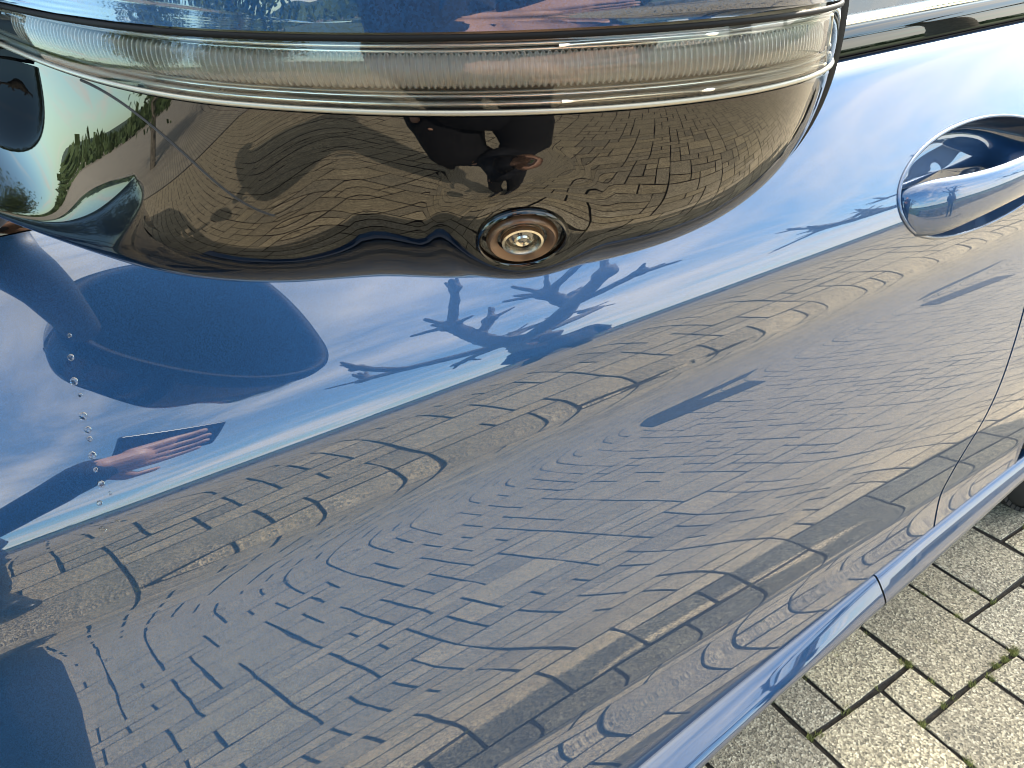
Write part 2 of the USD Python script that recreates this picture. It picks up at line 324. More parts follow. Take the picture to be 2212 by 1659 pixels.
# the shut gap: a dark strip lying back in the seam, and the flanges of both panels
zs = np.linspace(.33, .98, 160)
xs_ = seam_r(zs)
gap = np.stack([np.stack([xs_ - .012, Y(zs) + yo(xs_) + .014, zs], 1), np.stack([xs_ + .012, Y(zs) + yo(xs_) + .014, zs], 1)])
obj('shut_gap', grid(gap), joint_dark, door, smooth=False)
for s in (-1, 1):
    lip = np.stack([np.stack([xs_ + s * .002, Y(zs) + yo(xs_), zs], 1), np.stack([xs_ + s * .0012, Y(zs) + yo(xs_) + .012, zs], 1)])
    obj('door_flange', grid(lip), paint, door, smooth=False)
# handle: oval bowl, bright edge, bar
ang = np.linspace(0, 2 * np.pi, 96, endpoint=False); rr = np.linspace(1, 0, 22)
bowl = np.zeros((96, 22, 3))
for i, a_ in enumerate(ang):
    for j, r_ in enumerate(rr):
        x, z = HC + np.array([HA * math.cos(a_), HB * math.sin(a_)]) * r_ * .998
        zr = HC[1] + HB * math.sin(a_) * .998
        dep = .056 * (1 - r_ ** 7)
        bowl[i, j] = (x, (Y(zr) * r_ + Y(HC[1]) * (1 - r_)) + dep, z)
obj('handle_recess', grid(bowl, True), paint, door, smooth=True)
rim_p = np.array([[HC[0] + HA * math.cos(a_), Y(HC[1] + HB * math.sin(a_)) + .0005, HC[1] + HB * math.sin(a_)] for a_ in np.append(ang, ang[0])])
obj('recess_edge', tube(rim_p, .0022, 10, cap=False), paint, door, smooth=True)
hx = np.array([.737, .75, .775, .81, .86, .91, .96, 1.0, 1.03, 1.045]); hz = np.array([.826, .827, .829, .831, .835, .839, .842, .843, .843, .843])
hy = np.array([.487, .470, .456, .447, .440, .438, .440, .450, .466, .482]); hh = np.array([.017, .026, .030, .0275, .0235, .022, .022, .022, .021, .018]); hw = np.array([.010, .013, .013, .012, .011, .011, .011, .011, .011, .010])
tt = np.linspace(0, 1, 70); par = np.linspace(0, 1, 10)
fx, fy, fz, fh, fw = [CubicSpline(par, k)(tt) for k in (hx, hy, hz, hh, hw)]
a2 = np.linspace(0, 2 * np.pi, 40, endpoint=False)
bar = np.zeros((40, 70, 3))
for i, a_ in enumerate(a2):
    c_, s_ = math.cos(a_), math.sin(a_)
    bar[i] = np.c_[fx, fy - fw * np.sign(c_) * abs(c_) ** .9 + .25 * fh * s_ * .6, fz + fh * np.sign(s_) * abs(s_) ** .85]
obj('door_handle', cat(grid(bar, True, flip=True)), paint, door, smooth=True)

def zb_rear(x):
    x = np.asarray(x, float); arch = .33 + np.sqrt(np.maximum(.385 ** 2 - (x - 1.56) ** 2, 0)); return np.where(abs(x - 1.56) < .385, np.maximum(arch, .34), .25)
def zb_front(x):
    x = np.asarray(x, float); arch = .33 + np.sqrt(np.maximum(.385 ** 2 - (x + 1.08) ** 2, 0)); return np.where(abs(x + 1.08) < .385, np.maximum(arch, .34), .25)
def side2(xa, xb, nx, zbot):
    u = np.linspace(0, 1, nx); n = np.linspace(0, 1, 150); S = np.zeros((nx, 150, 3))
    for i in range(nx):
        zb = float(zbot(xa(.6) + (xb(.6) - xa(.6)) * u[i])); z = zb + (BELT - zb) * n; x = xa(z) + (xb(z) - xa(z)) * u[i]; S[i] = np.c_[x, Y(z), z]
    return S
def panel(name, S, parent=car, mt=paint):
    v, q = grid(S); n = surf_n(v[:, 0], v[:, 2]); v = v + np.c_[0 * v[:, 0], yo(v[:, 0]), 0 * v[:, 0]]; return obj_n(name, v, q, n, mt, parent)
panel('rear_quarter', side2(lambda z: seam_r(z) + .002, lambda z: 2.75 + 0 * z, 260, lambda x: np.maximum(zb_rear(x), np.where(x < 1.175, sill_top_c(x) - .03, 0))))
fen = side2(lambda z: -1.95 + .10 * (np.asarray(z) - .6), lambda z: -.364 + 0 * z, 200, zb_front)
fen[..., 1] += yo(fen[..., 0]) + np.clip(-(fen[..., 0] + 1.0), 0, 2) ** 2 * .22; fen[..., 2] -= np.where(fen[..., 2] > .82, (fen[..., 2] - .82) * np.clip(-(fen[..., 0] + .3) * .35, 0, .6), 0)
obj('front_fender', grid(fen), paint, car, smooth=True)
# bonnet, windscreen, roof, boot, cabin
top = fen[:, -1]; bon = np.zeros((len(top), 12, 3))
for j, s in enumerate(np.linspace(0, 1, 12)):
    bon[:, j] = np.c_[top[:, 0] + .0, top[:, 1] + (1.26 - top[:, 1]) * s, top[:, 2] + .045 * np.sin(s * np.pi / 2)]
obj('bonnet', grid(bon, flip=True), paint, car, smooth=True)
def patch(c, n=(10, 10), bulge=(0, 0, 0)):
    u, w = np.linspace(0, 1, n[0])[:, None, None], np.linspace(0, 1, n[1])[None, :, None]; a, b, c2, d = map(np.asarray, c)
    return a * (1 - u) * (1 - w) + b * u * (1 - w) + c2 * u * w + d * (1 - u) * w + np.asarray(bulge) * np.sin(u * np.pi) * np.sin(w * np.pi)
side_glass = patch([(-.02, .590, 1.012), (1.42, .590, 1.012), (1.30, .825, 1.40), (.52, .80, 1.385)], (40, 20), (0, -.02, 0))
obj('side_window', cat(grid(side_glass)), glass_pane, car, smooth=True, label='front side window above the belt trim')
obj('windscreen', cat(grid(patch([(-.38, .66, 1.0), (-.38, 1.9, 1.0), (.50, 1.72, 1.40), (.50, .84, 1.40)], (12, 12), (-.05, 0, .03)), flip=True)), glass_pane, car, smooth=True)
obj('roof_panel', cat(grid(patch([(.50, .80, 1.39), (1.75, .85, 1.37), (1.75, 1.71, 1.37), (.50, 1.76, 1.39)], (14, 14), (0, 0, .06)), flip=False)), paint, car, smooth=True)
obj('rear_deck', cat(grid(patch([(1.75, .85, 1.37), (2.75, .58, .98), (2.75, 1.96, .98), (1.75, 1.71, 1.37)], (14, 14), (0, 0, .05)))), paint, car, smooth=True)
obj('windscreen_pillar', tube([(-.36, .60, 1.0), (.10, .72, 1.22), (.52, .80, 1.39), (1.0, .815, 1.405), (1.75, .85, 1.37), (2.3, .70, 1.16)], [.022, .024, .026, .026, .03, .04], 12), paint, car, smooth=True)
obj('cabin_lining', cat(box((-.3, .64, .45), (2.6, 1.9, .93)), box((.35, .78, .93), (.60, 1.2, 1.3)), box((.45, .95, 1.24), (.57, 1.15, 1.36)), box((1.5, .8, .93), (1.7, 1.8, 1.25))), matte_black, car, smooth=False)
obj('underbody', cat(box((-.72, .50, .20), (1.16, 1.95, .5)), box((-1.9, .62, .22), (-1.46, 1.85, .7)), box((1.97, .56, .24), (2.7, 1.9, .7)), box((-1.5, .72, .5), (2.1, 1.85, .72))), matte_black, car, smooth=False)
obj('far_side_body', cat(box((-1.8, 1.9, .24), (2.72, 1.99, .96)), box((2.70, .60, .30), (2.78, 1.95, .97))), paint, car, smooth=False)
# belt trim: black gloss moulding with a bright bead, along the window's foot
def strip(prof, x0, x1, n=80):
    xs = np.linspace(x0, x1, n); pr = np.array(prof)
    S = np.zeros((n, len(pr), 3)); S[:, :, 0] = xs[:, None]; S[:, :, 1] = pr[None, :, 0] + yo(xs)[:, None]; S[:, :, 2] = pr[None, :, 1]; return S
yb = float(Y(BELT))
def arc_profile(p, n=10):
    p = np.array(p); t = np.linspace(0, 1, len(p)); k = np.linspace(0, 1, n * (len(p) - 1) + 1)
    return np.c_[PchipInterpolator(t, p[:, 0])(k), PchipInterpolator(t, p[:, 1])(k)]
obj('belt_gap', grid(strip([(yb - .004, BELT + .001), (yb + .004, BELT - .004), (yb + .012, BELT - .004)], -.30, 2.2), flip=True), joint_dark, car, smooth=False)
obj('belt_trim', grid(strip(arc_profile([(yb + .010, BELT - .005), (yb + .0045, BELT + .000), (yb + .0065, BELT + .017), (yb + .012, BELT + .0285), (yb + .017, BELT + .0305)]), -.30, 2.2), flip=True), black_gloss, car, smooth=True, label='black gloss moulding under the window')
obj('window_trim_bead', grid(strip(arc_profile([(yb + .015, BELT + .029), (yb + .0135, BELT + .033), (yb + .017, BELT + .038), (yb + .025, BELT + .0395), (yb + .031, BELT + .0385)]), -.28, 2.15), flip=True), chrome, car, smooth=True, label='bright bead along the window foot')

# sill: rounded ledge, two pieces with a joint
def sill(x0, x1, n):
    xs = np.linspace(x0, x1, n); S = np.zeros((n, 44, 3))
    for i, x in enumerate(xs):
        ztp = float(sill_top_c(x)); yt = float(Y(ztp)); w = np.clip((x - .2) / .9, -.6, 1.2)
        ye = .371 + .050 * (x - .384); ze = .013 + np.interp(x, [-.5, .375, .508, .687, .84, .98, 1.093, 1.28], [.150, .246, .262, .274, .290, .311, .329, .375])
        p = np.array([(yt + .012, ztp - .004), (yt - .001, ztp - .0005), (yt - .33 * (yt - ye), ztp - .17 * (ztp - ze)), (ye + .38 * (yt - ye), ze + .55 * (ztp - ze)), (ye + .12 * (yt - ye), ze + .25 * (ztp - ze)), (ye, ze), (ye + .003, ze - .012), (ye + .016, ze - .032), (ye + .09, ze - .045)])
        t = np.concatenate([[0], np.cumsum(np.linalg.norm(np.diff(p, axis=0), axis=1))]); k = np.linspace(0, t[-1], 44)
        S[i] = np.c_[np.full(44, x), PchipInterpolator(t, p[:, 0])(k) + float(yo(x)), PchipInterpolator(t, p[:, 1])(k)]
    return S
XJ = .735
for x0, x1, n, lb in ((-.70, XJ - .0015, 150, 'front length of the blue sill panel'), (XJ + .0015, 1.178, 90, 'rear length of the blue sill panel')):
    S = sill(x0, x1, n); endcap = []
    vq = grid(S)
    obj('sill_panel', (vq[0], vq[1]), paint, car, smooth=True, label=lb)
jg = sill(XJ - .006, XJ + .006, 2)[:, :26]; cc_ = np.array([0, .46, .22]); jg[..., 1:] += (cc_[1:] - jg[..., 1:]) * .045
obj('sill_joint', grid(jg), joint_dark, car, smooth=False)

# wheels
def wheel(x, name, y0=.475):
    prof = [(.20, .02), (.235, .0), (.29, .005), (.318, .022), (.33, .05), (.332, .11), (.33, .17), (.318, .2), (.23, .22)]
    a = np.linspace(0, 2 * np.pi, 72, endpoint=False); pr = arc_profile([(p[0], p[1]) for p in prof], 3)
    R = np.zeros((72, len(pr), 3))
    for i, t in enumerate(a): R[i] = np.c_[x + pr[:, 0] * math.cos(t), y0 + pr[:, 1], .331 + pr[:, 0] * math.sin(t)]
    w = obj(name, grid(R, True, flip=True), rubber, car, smooth=True)
    blocks = []
    for i in range(72):
        t = a[i]
        for k in range(4):
            b = box((-.0105, .035 + k * .040, .329), (.0105, .067 + k * .040, .338)); b.apply_transform(trimesh.transformations.rotation_matrix(t + (k % 2) * .04, [0, 1, 0])); b.apply_translation((x, y0, .331)); blocks.append(b)
    obj('tread_block', trimesh.util.concatenate(blocks), rubber, w, smooth=False, kind='stuff')
    sp = []
    for i in range(5):
        t = i * 2 * np.pi / 5
        for s in (-.13, .13): sp.append(tube([(x + .03 * math.cos(t), y0 + .05, .331 + .03 * math.sin(t)), (x + .205 * math.cos(t + s), y0 + .02, .331 + .205 * math.sin(t + s))], [.02, .013], 8))
    ring = tube([(x + .21 * math.cos(t), y0 + .022, .331 + .21 * math.sin(t)) for t in np.linspace(0, 2 * np.pi, 60)], .01, 8, cap=False)
    disc = trimesh.creation.cylinder(.2, .02, sections=48); disc.apply_transform(trimesh.transformations.rotation_matrix(np.pi / 2, [1, 0, 0])); disc.apply_translation((x, y0 + .1, .331))
    obj('rim', trimesh.util.concatenate(sp + [ring]), alloy, w, smooth=40); obj('brake_disc', disc, reflector_dark, w, smooth=40)
wheel(1.56, 'rear_wheel'); wheel(-1.08, 'front_wheel', .50)
for xc, nm in ((1.56, 'rear_wheel_liner'), (-1.08, 'front_wheel_liner')):
    t = np.linspace(-.15, np.pi + .15, 40); L = np.stack([np.stack([xc + .383 * np.cos(t), np.full(40, yv), .33 + .383 * np.sin(t)], 1) for yv in (.463 if xc > 0 else .485, .74)])
    obj(nm, grid(L), matte_black, car, smooth=True)

# ------------------------------------------------------------------ door mirror, folded
MS = .80
MC = np.array([0, 0, H]) + MS * (np.array([.10552432, .27978157, 1.09397059]) - [0, 0, H])
MA = np.array([.85925909, -.51138311, -.0126939]); MF = np.array([-.51136308, -.85935009, .00502164]); MU = np.array([.01347648, -.0021763, .99990682])
MW, MH, MD, MPU, MPV, MTAP = .1638, .0948, .0968, 2.4424, 2.4397, .1919
kn = np.append(np.linspace(-np.pi, .35 * np.pi, 14), [.6 * np.pi, .8 * np.pi, np.pi])
kv = [1.111, 1.075, 1.01, .97, .972, .99, .972, .98, .99, .975, .955, .95, .979, 1.003, 1.02, 1.07, 1.111]
gk = CubicSpline(kn, kv, bc_type='periodic')
def outline(ph):
    c, s = np.cos(ph), np.sin(ph); e = 2 / MPU
    ou = np.sign(c) * abs(c) ** e; ov = np.sign(s) * abs(s) ** e
    return MW * ou * gk(ph), MH * (1 + MTAP * ou) * ov * gk(ph) * np.where(s > 0, 1.9, 1.0)
_ph = np.linspace(-np.pi, np.pi, 2881); _u, _v = outline(_ph); _al = np.unwrap(np.arctan2(_v, _u)); _R = np.hypot(_u, _v)
def rho_of(U, V): return np.hypot(U, V) / np.interp(np.arctan2(V, U), _al, _R, period=2 * np.pi)
def depth(U, V):
    U, V = np.asarray(U, float), np.asarray(V, float); t = np.clip((.0 - U) / .09, 0, 1); p = MPV + 2.2 * t * t * (3 - 2 * t)
    e = np.clip(1 - rho_of(U, V) ** 4, 0, 1)
    return e * (.10 * U - .16 * (V + .03) * t * t * (3 - 2 * t)) + MD * np.maximum(1 - np.minimum(rho_of(U, V), 1) ** p, 0) ** (1 / p) - np.minimum(4.4 * np.maximum(0, -.026 - U) ** 2, .06) * np.clip(1 - rho_of(U, V) ** 5, 0, 1)
def mw(U, V, W): return MC + MS * (np.asarray(U)[..., None] * MA + np.asarray(V)[..., None] * MU + np.asarray(W)[..., None] * MF)
vtop = lambda U: np.polyval([-.5183467, .39343806, -.09351388, -.00280649], U)
vbot = lambda U: np.polyval([-1.08687971, .6396612, -.11601815, -.02141659], U)
CAMU, CAMV = .0465, -.0640                                        # where the small camera sits under the shell
def polar(line, below, nphi=300, ns=60, k=1.0):
    """front surface below / above a line of constant height, as rays from the rim towards the apex"""
    ph = np.linspace(-np.pi, np.pi, 2400, endpoint=False); U, V = outline(ph); ok = (V < line(U)) if below else np.ones(len(ph), bool)
    if below:
        ph = ph[ok]; ph = np.linspace(ph.min(), ph.max(), nphi)
    else: ph = np.linspace(-np.pi, np.pi, nphi, endpoint=False)
    U, V = outline(ph); out = np.zeros((len(ph), ns, 3)); rr = np.linspace(0, 1, 4000)
    for i in range(len(ph)):
        d = V[i] * rr - line(U[i] * rr)                            # sign along the ray from apex (0) to the rim (1)
        if below:
            b = rr[np.argmax(d < 0)] if (d < 0).any() else 1.0; a_, b_ = 1.0, b
        else:
            b = rr[np.argmax(d < 0)] if d[-1] < 0 else 1.0; a_, b_ = b, 0.0
        sa = np.arccos(min(1, a_ ** (MPV / 2))); sb = np.arccos(min(1, b_ ** (MPV / 2)))
        s = np.linspace(sa, sb, ns); r = np.cos(s) ** (2 / MPV)
        out[i, :, 0], out[i, :, 1], out[i, :, 2] = U[i] * r, V[i] * r, depth(U[i] * r, V[i] * r)
    return out
low = polar(lambda U: vbot(U) - .0006, True)
up_ = polar(lambda U: vtop(U) + .0006, False, 360, 50)
def dent(L):
    U, V, W = L[..., 0], L[..., 1], L[..., 2].copy()
    d = ((U - CAMU) / .020) ** 2 + ((V - CAMV) / .014) ** 2
    c, s = math.cos(.22), math.sin(.22); a_, b_ = (U - .083) * c + (V + .052) * s, -(U - .083) * s + (V + .052) * c
    W = W - 0.0008 * np.exp(-(a_ / .032) ** 2 - (b_ / .011) ** 2)   # shallow oval hollow beside it
    wp = CW0 - (CNL[0] * (U - CAMU) + CNL[1] * (V - CAMV)) / CNL[2]; q = np.clip((np.hypot(U - CAMU, V - CAMV) - .0130) / .017, 0, 1); q = 1 - q * q * (3 - 2 * q)
    return np.stack([U, V, W * (1 - q) + wp * q], -1)                 # the shell swells into a flat seat for the small camera
CW0 = float(depth(np.array(CAMU), np.array(CAMV))) + .0002
VD = mw(CAMU, CAMV, CW0) - [0, 0, H]; VD /= np.linalg.norm(VD)
CN = -.56 * VD + .83 * (.5 * RIGHT + .866 * DOWN); CN /= np.linalg.norm(CN)
_d = lambda a_, b_: float(depth(np.array(CAMU + a_), np.array(CAMV + b_)))
NAT = -(_d(.002, 0) - _d(-.002, 0)) / .004 * MA - (_d(0, .002) - _d(0, -.002)) / .004 * MU + MF; NAT /= np.linalg.norm(NAT)
CN = .12 * CN + .88 * NAT; CN /= np.linalg.norm(CN); SEAT = CN; CNL = (CN @ MA, CN @ MU, CN @ MF)
low = dent(low)
toW = lambda L: mw(L[..., 0], L[..., 1], L[..., 2])
mirror = obj('wing_mirror', grid(toW(low), flip=False), black_gloss, car, smooth=True, label='gloss black lower shell of the folded door mirror')
obj('mirror_cap', grid(toW(up_), True, flip=False), paint, mirror, smooth=True, label='blue painted mirror cap')
# dark inner shell behind all gaps
ph = np.linspace(-np.pi, np.pi, 200, endpoint=False); U, V = outline(ph); s = np.linspace(0, np.pi / 2, 40)
r = np.cos(s) ** (2 / MPV); inner = np.stack([(U[:, None] * r) * .955, (V[:, None] * r) * .95, depth(U[:, None] * r, V[:, None] * r) * .9 - .003], -1)
obj('inner_shell', grid(toW(inner), True), matte_black, mirror, smooth=True)
# rim of the glass opening
ring = []
for k, (sc, w) in enumerate([(.965, .003), (1.02, .004), (1.045, .002), (1.05, -.003), (1.05, -.013), (1.03, -.019), (.97, -.020), (.93, -.012)]): sx_ = np.where(U > 0, sc + max(0, sc - .965) * .3, sc); ring.append(np.stack([U * sx_, V * sc, np.full(200, w)], -1))
obj('mirror_rim', grid(toW(np.stack(ring, 1)), True), satin_black, mirror, smooth=50)
gl = np.stack([np.stack([U * f_, V * f_, np.full(200, -.010)], -1) for f_ in (.96, .5, .02)], 1)
obj('mirror_glass', grid(toW(gl), True), mirror_dark, mirror, smooth=True)
# indicator: clear lens over a ribbed light guide
def umax(vfun, side_):
    us = np.linspace(0, side_ * .2, 4000); rr = rho_of(us, vfun(us)); return us[np.argmax(rr >= 1)] if (rr >= 1).any() else us[-1]
def band(f0, f1, n=200, mrow=14, off=0.0, uL=None, uR=None, bul=0.0):
    out = np.zeros((n, mrow, 3))
    for j, t in enumerate(np.linspace(0, 1, mrow)):
        vf = lambda U: vbot(U) * (1 - (f0 + (f1 - f0) * t)) + vtop(U) * (f0 + (f1 - f0) * t)
        a_, b_ = umax(vf, -1) * .985, umax(vf, 1) * .972
        if uL is not None: a_ = uL
        if uR is not None: b_ = uR
        k = (a_ + b_) / 2 + (b_ - a_) / 2 * np.sin(np.linspace(-np.pi / 2, np.pi / 2, n)); VV = vf(k)
        out[:, j] = np.stack([k, VV, depth(k, VV) + off + bul * math.sin(t * np.pi)], -1)
    return out
obj('indicator_lens', grid(toW(band(.02, .98, 240, 16, .0002, bul=.0008)), flip=False), clear_lens, mirror, smooth=True, label='clear indicator lens across the mirror')
obj('lens_upper_edge', tube(toW(band(.965, .965, 160, 1, .0004)[:, 0]), 0.00065, 8), satin_black, mirror, smooth=True)
obj('lens_lower_edge', tube(toW(band(.03, .03, 160, 1, .0004)[:, 0]), 0.0006, 8), reflector_dark, mirror, smooth=True)
obj('reflector', grid(toW(band(.0, 1.0, 200, 6, -.0125))), reflector_dark, mirror, smooth=True)
for f_, w_, d_, mt_ in ((.86, .0007, -.004, reflector_mat), (.78, .0009, -.007, reflector_mat), (.20, .0008, -.006, reflector_mat), (.12, .0010, -.003, reflector_mat), (.27, .0005, -.004, reflector_dark)):
    obj('reflector_step', tube(toW(band(f_, f_, 140, 1, d_)[:, 0]), w_ * MS * .8, 8), mt_, mirror, smooth=True)
# guide: a rod with about ninety ribs
NG = 2600; uu = np.linspace(-.105, .140, NG)
fc = lambda U: vbot(U) * .47 + vtop(U) * .53
arc = np.concatenate([[0], np.cumsum(np.linalg.norm(np.diff(toW(np.stack([uu, fc(uu), depth(uu, fc(uu))], -1)), axis=0), axis=1))])
ca = np.linspace(0, 2 * np.pi, 20, endpoint=False)
rib = np.abs(np.sin(arc / (.0017 * MS) * np.pi)) * .0014
rod = np.zeros((20, NG, 3))
for i, t in enumerate(ca):
    rod[i] = np.stack([uu, fc(uu) + (.0038 + rib * .5) * np.sin(t), depth(uu, fc(uu)) - .0062 + (.0030 + rib) * np.cos(t)], -1)
obj('light_guide', grid(toW(rod), True), guide_mat, mirror, smooth=True, label='ribbed clear light guide')
# end frame of the lens at the tip
fr = [(.142, .14), (.142, .86), (.1525, .86), (.1525, .14)]
ends = lambda u_, f_: mw(u_, vbot(u_) * (1 - f_) + vtop(u_) * f_, depth(np.array(u_), np.array(vbot(u_) * (1 - f_) + vtop(u_) * f_)) + .0004)
fp = [ends(.06, .84), ends(.10, .85), ends(.142, .86), ends(.142, .5), ends(.142, .14), ends(.10, .14), ends(.06, .15)]
obj('lens_end_frame', tube(np.array(fp), 0.00043, 8), reflector_mat, mirror, smooth=True)
# fine seam across the lower shell
su = np.array([-.0770, -.0655, -.0554, -.0460, -.0370, -.0260]); sv = np.array([-.0093, -.0142, -.0212, -.0303, -.0411, -.0496])
st = np.linspace(0, 1, 60); su, sv = CubicSpline(np.linspace(0, 1, 6), su)(st), CubicSpline(np.linspace(0, 1, 6), sv)(st)
obj('shell_seam', tube(mw(su, sv, depth(su, sv) - .0001), .00035, 6), joint_dark, mirror, smooth=True)
# small camera
def msurf(u_, v_):
    L = dent(np.array([[[u_, v_, float(depth(np.array(u_), np.array(v_)))]]]))[0, 0]; return L
e_ = 1e-4; p0 = msurf(CAMU, CAMV); pu_ = msurf(CAMU + e_, CAMV) - p0; pv_ = msurf(CAMU, CAMV + e_) - p0
cn = np.cross(pu_, pv_); cn /= np.linalg.norm(cn); cn = cn * (1 if cn[2] > 0 else -1)
CN = cn[0] * MA + cn[1] * MU + cn[2] * MF; CP = mw(*p0)
CN = SEAT
CX = np.cross(CN, [0, 0, 1.]); CX /= np.linalg.norm(CX); CY = np.cross(CN, CX)
def lathe(prof, n=64):
    a_ = np.linspace(0, 2 * np.pi, n, endpoint=False); pr = np.array(prof)
    return grid(CP + (pr[None, :, 0, None] * (np.cos(a_)[:, None, None] * CX + np.sin(a_)[:, None, None] * CY)) + pr[None, :, 1, None] * CN, True)
RC = .0128 * 1.0 * MS
CP = CP - CN * .0002
obj('camera_housing', lathe([(RC * 1.16, -.005), (RC * 1.12, .0006), (RC * 1.05, .0014), (RC * .99, .0008), (RC * .95, -.0012), (RC * .91, -.004)]), black_gloss, mirror, smooth=45)
obj('camera_ring', lathe([(RC * .93, -.003), (RC * .86, .0008), (RC * .78, .0016), (RC * .72, .0014), (RC * .56, -.0002), (RC * .50, .0006)]), copper, mirror, smooth=60)
obj('camera_inner_ring', lathe([(RC * .52, .0), (RC * .50, .0016), (RC * .44, .0017), (RC * .40, .0004), (RC * .36, -.0012)]), ring_mat, mirror, smooth=45)
obj('camera_lens', lathe([(RC * .40, -.0012), (RC * .32, .0002), (RC * .2, .0008), (RC * .01, .0011)]), camera_glass, mirror, smooth=True)
obj('camera_pupil', lathe([(RC * .20, .0009), (RC * .17, .0014), (RC * .13, .0012), (RC * .10, .0008)]), ring_mat, mirror, smooth=45)
# arm to the door
obj('mirror_arm', tube([(-.03, .33, 1.075), (-.05, .42, 1.045), (-.075, .50, 1.025), (-.10, .60, 1.02)], [.014, .018, .024, .034], 20), matte_black, mirror, smooth=True)

# ------------------------------------------------------------------ water, leaf, moss
DROPS = [(-.054, .9255, 1.5), (-.0574, .9136, 2.4), (-.0603, .9003, 2.9), (-.0599, .8921, 1.6), (-.0624, .8805, 3.0), (-.0627, .8723, 2.7), (-.0636, .8671, 2.2), (-.0653, .8577, 3.0), (-.0664, .8495, 1.8), (-.0664, .8406, 2.6), (-.0749, .8131, 2.6), (-.0659, .8152, 1.6), (-.064, .8336, 1.4), (-.0709, .8301, 2.0)]
WORDS = ['faint topmost water drop of the trickle on the blue door', 'second water drop from the top of the trickle on the door', 'third drop down, its lower edge bright, above the reflected mirror edge', 'tiny bead of water just under the third drop of the trickle', 'large water drop on the edge of the dark mirror reflection', 'water drop just below the edge of the dark mirror reflection', 'smaller bead close under a round drop in mid trickle', 'large round drop halfway down the trickle on the door', 'small bead between two large drops low on the blue door', 'last large drop above the reflected sleeve on the door', 'lone round drop on the crease line of the door', 'tiny right-hand bead sitting on the crease line of the door', 'tiny bead in the reflected dark sleeve above the crease', 'low left-hand bead in the reflected dark sleeve above the crease']
for (x, z, r_), lb in zip(DROPS, WORDS):
    r_ *= .00072; s = trimesh.creation.icosphere(3, 1.0); vtx = s.vertices * [r_, r_ * .42, r_ * 1.15]; vtx[:, 0] += np.where(vtx[:, 2] < 0, 0, -.2 * vtx[:, 2] * 0)
    t = float(theta(z)); R = trimesh.transformations.rotation_matrix(-t, [1, 0, 0])[:3, :3]
    d = trimesh.Trimesh(vtx @ R.T + [x, float(Y(z) + yo(x)) - r_ * .15 * math.cos(t), z + float(lift(x, z)) + r_ * .15 * math.sin(t)], s.faces, process=False)
    tag(obj('water_drop', d, water, smooth=True), lb, 'water drop', 'water drops trickling down the door')
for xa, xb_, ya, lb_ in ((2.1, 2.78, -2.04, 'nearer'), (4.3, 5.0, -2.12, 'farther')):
    obj('asphalt_patch', box((xa, ya, -.012), (xb_, ya + .11, .004)), patch_dark, pav, smooth=False, kind='structure')  # thin dark sheet added to give the door a dark reflected block
lf = patch([(.560, .494, .004), (.578, .489, .006), (.584, .499, .003), (.566, .504, .008)], (8, 8), (0, 0, .004))
tag(obj('fallen_leaf', cat(grid(lf)), leaf_orange, smooth=True), 'small curled orange leaf lying on the pavers beside the sill', 'leaf')
mv, mf = [], []
def tuft(x, y, n, rad):
    for _ in range(n):
        a_, d_ = rng.uniform(0, 6.283), rad * math.sqrt(rng.random()); bx, by = x + d_ * math.cos(a_), y + d_ * math.sin(a_)
        h = rng.uniform(.003, .008); t = rng.uniform(0, 6.283); w = .0009; k = len(mv)
        mv.extend([(bx - w * math.cos(t), by - w * math.sin(t), -.008), (bx + w * math.cos(t), by + w * math.sin(t), -.008), (bx + rng.normal(0, .003), by + rng.normal(0, .003), h)]); mf.append((k, k + 1, k + 2))
for i, j, n in ((5, 0, 150), (3, 1, 110), (2, 0, 90), (2.93, 1.1, 60), (4.4, 0, 120), (4.7, 0, 110), (4.05, -.1, 60), (2.7, .05, 50), (0, 1, 60), (.2, .95, 50), (.05, -.2, 60), (5, 1.2, 40), (3, .5, 30), (2, -.9, 60), (2.05, -1.6, 50), (3.6, 0, 60), (5.1, .02, 100), (1.1, 1, 30), (6, 1.4, 30), (4, -1, 50)):
    tuft(X0 + i * MOD, Y0 + j * MOD, n, .006)
for _ in range(160):
    i, j = rng.integers(-10, 12), rng.integers(-10, 3); tuft(X0 + i * MOD, Y0 + j * MOD, 12, .005)
tag(obj('moss', trimesh.Trimesh(mv, mf, process=False), moss_mat, smooth=False), 'yellow green moss growing in the joints between the pavers', 'moss', kind='stuff')

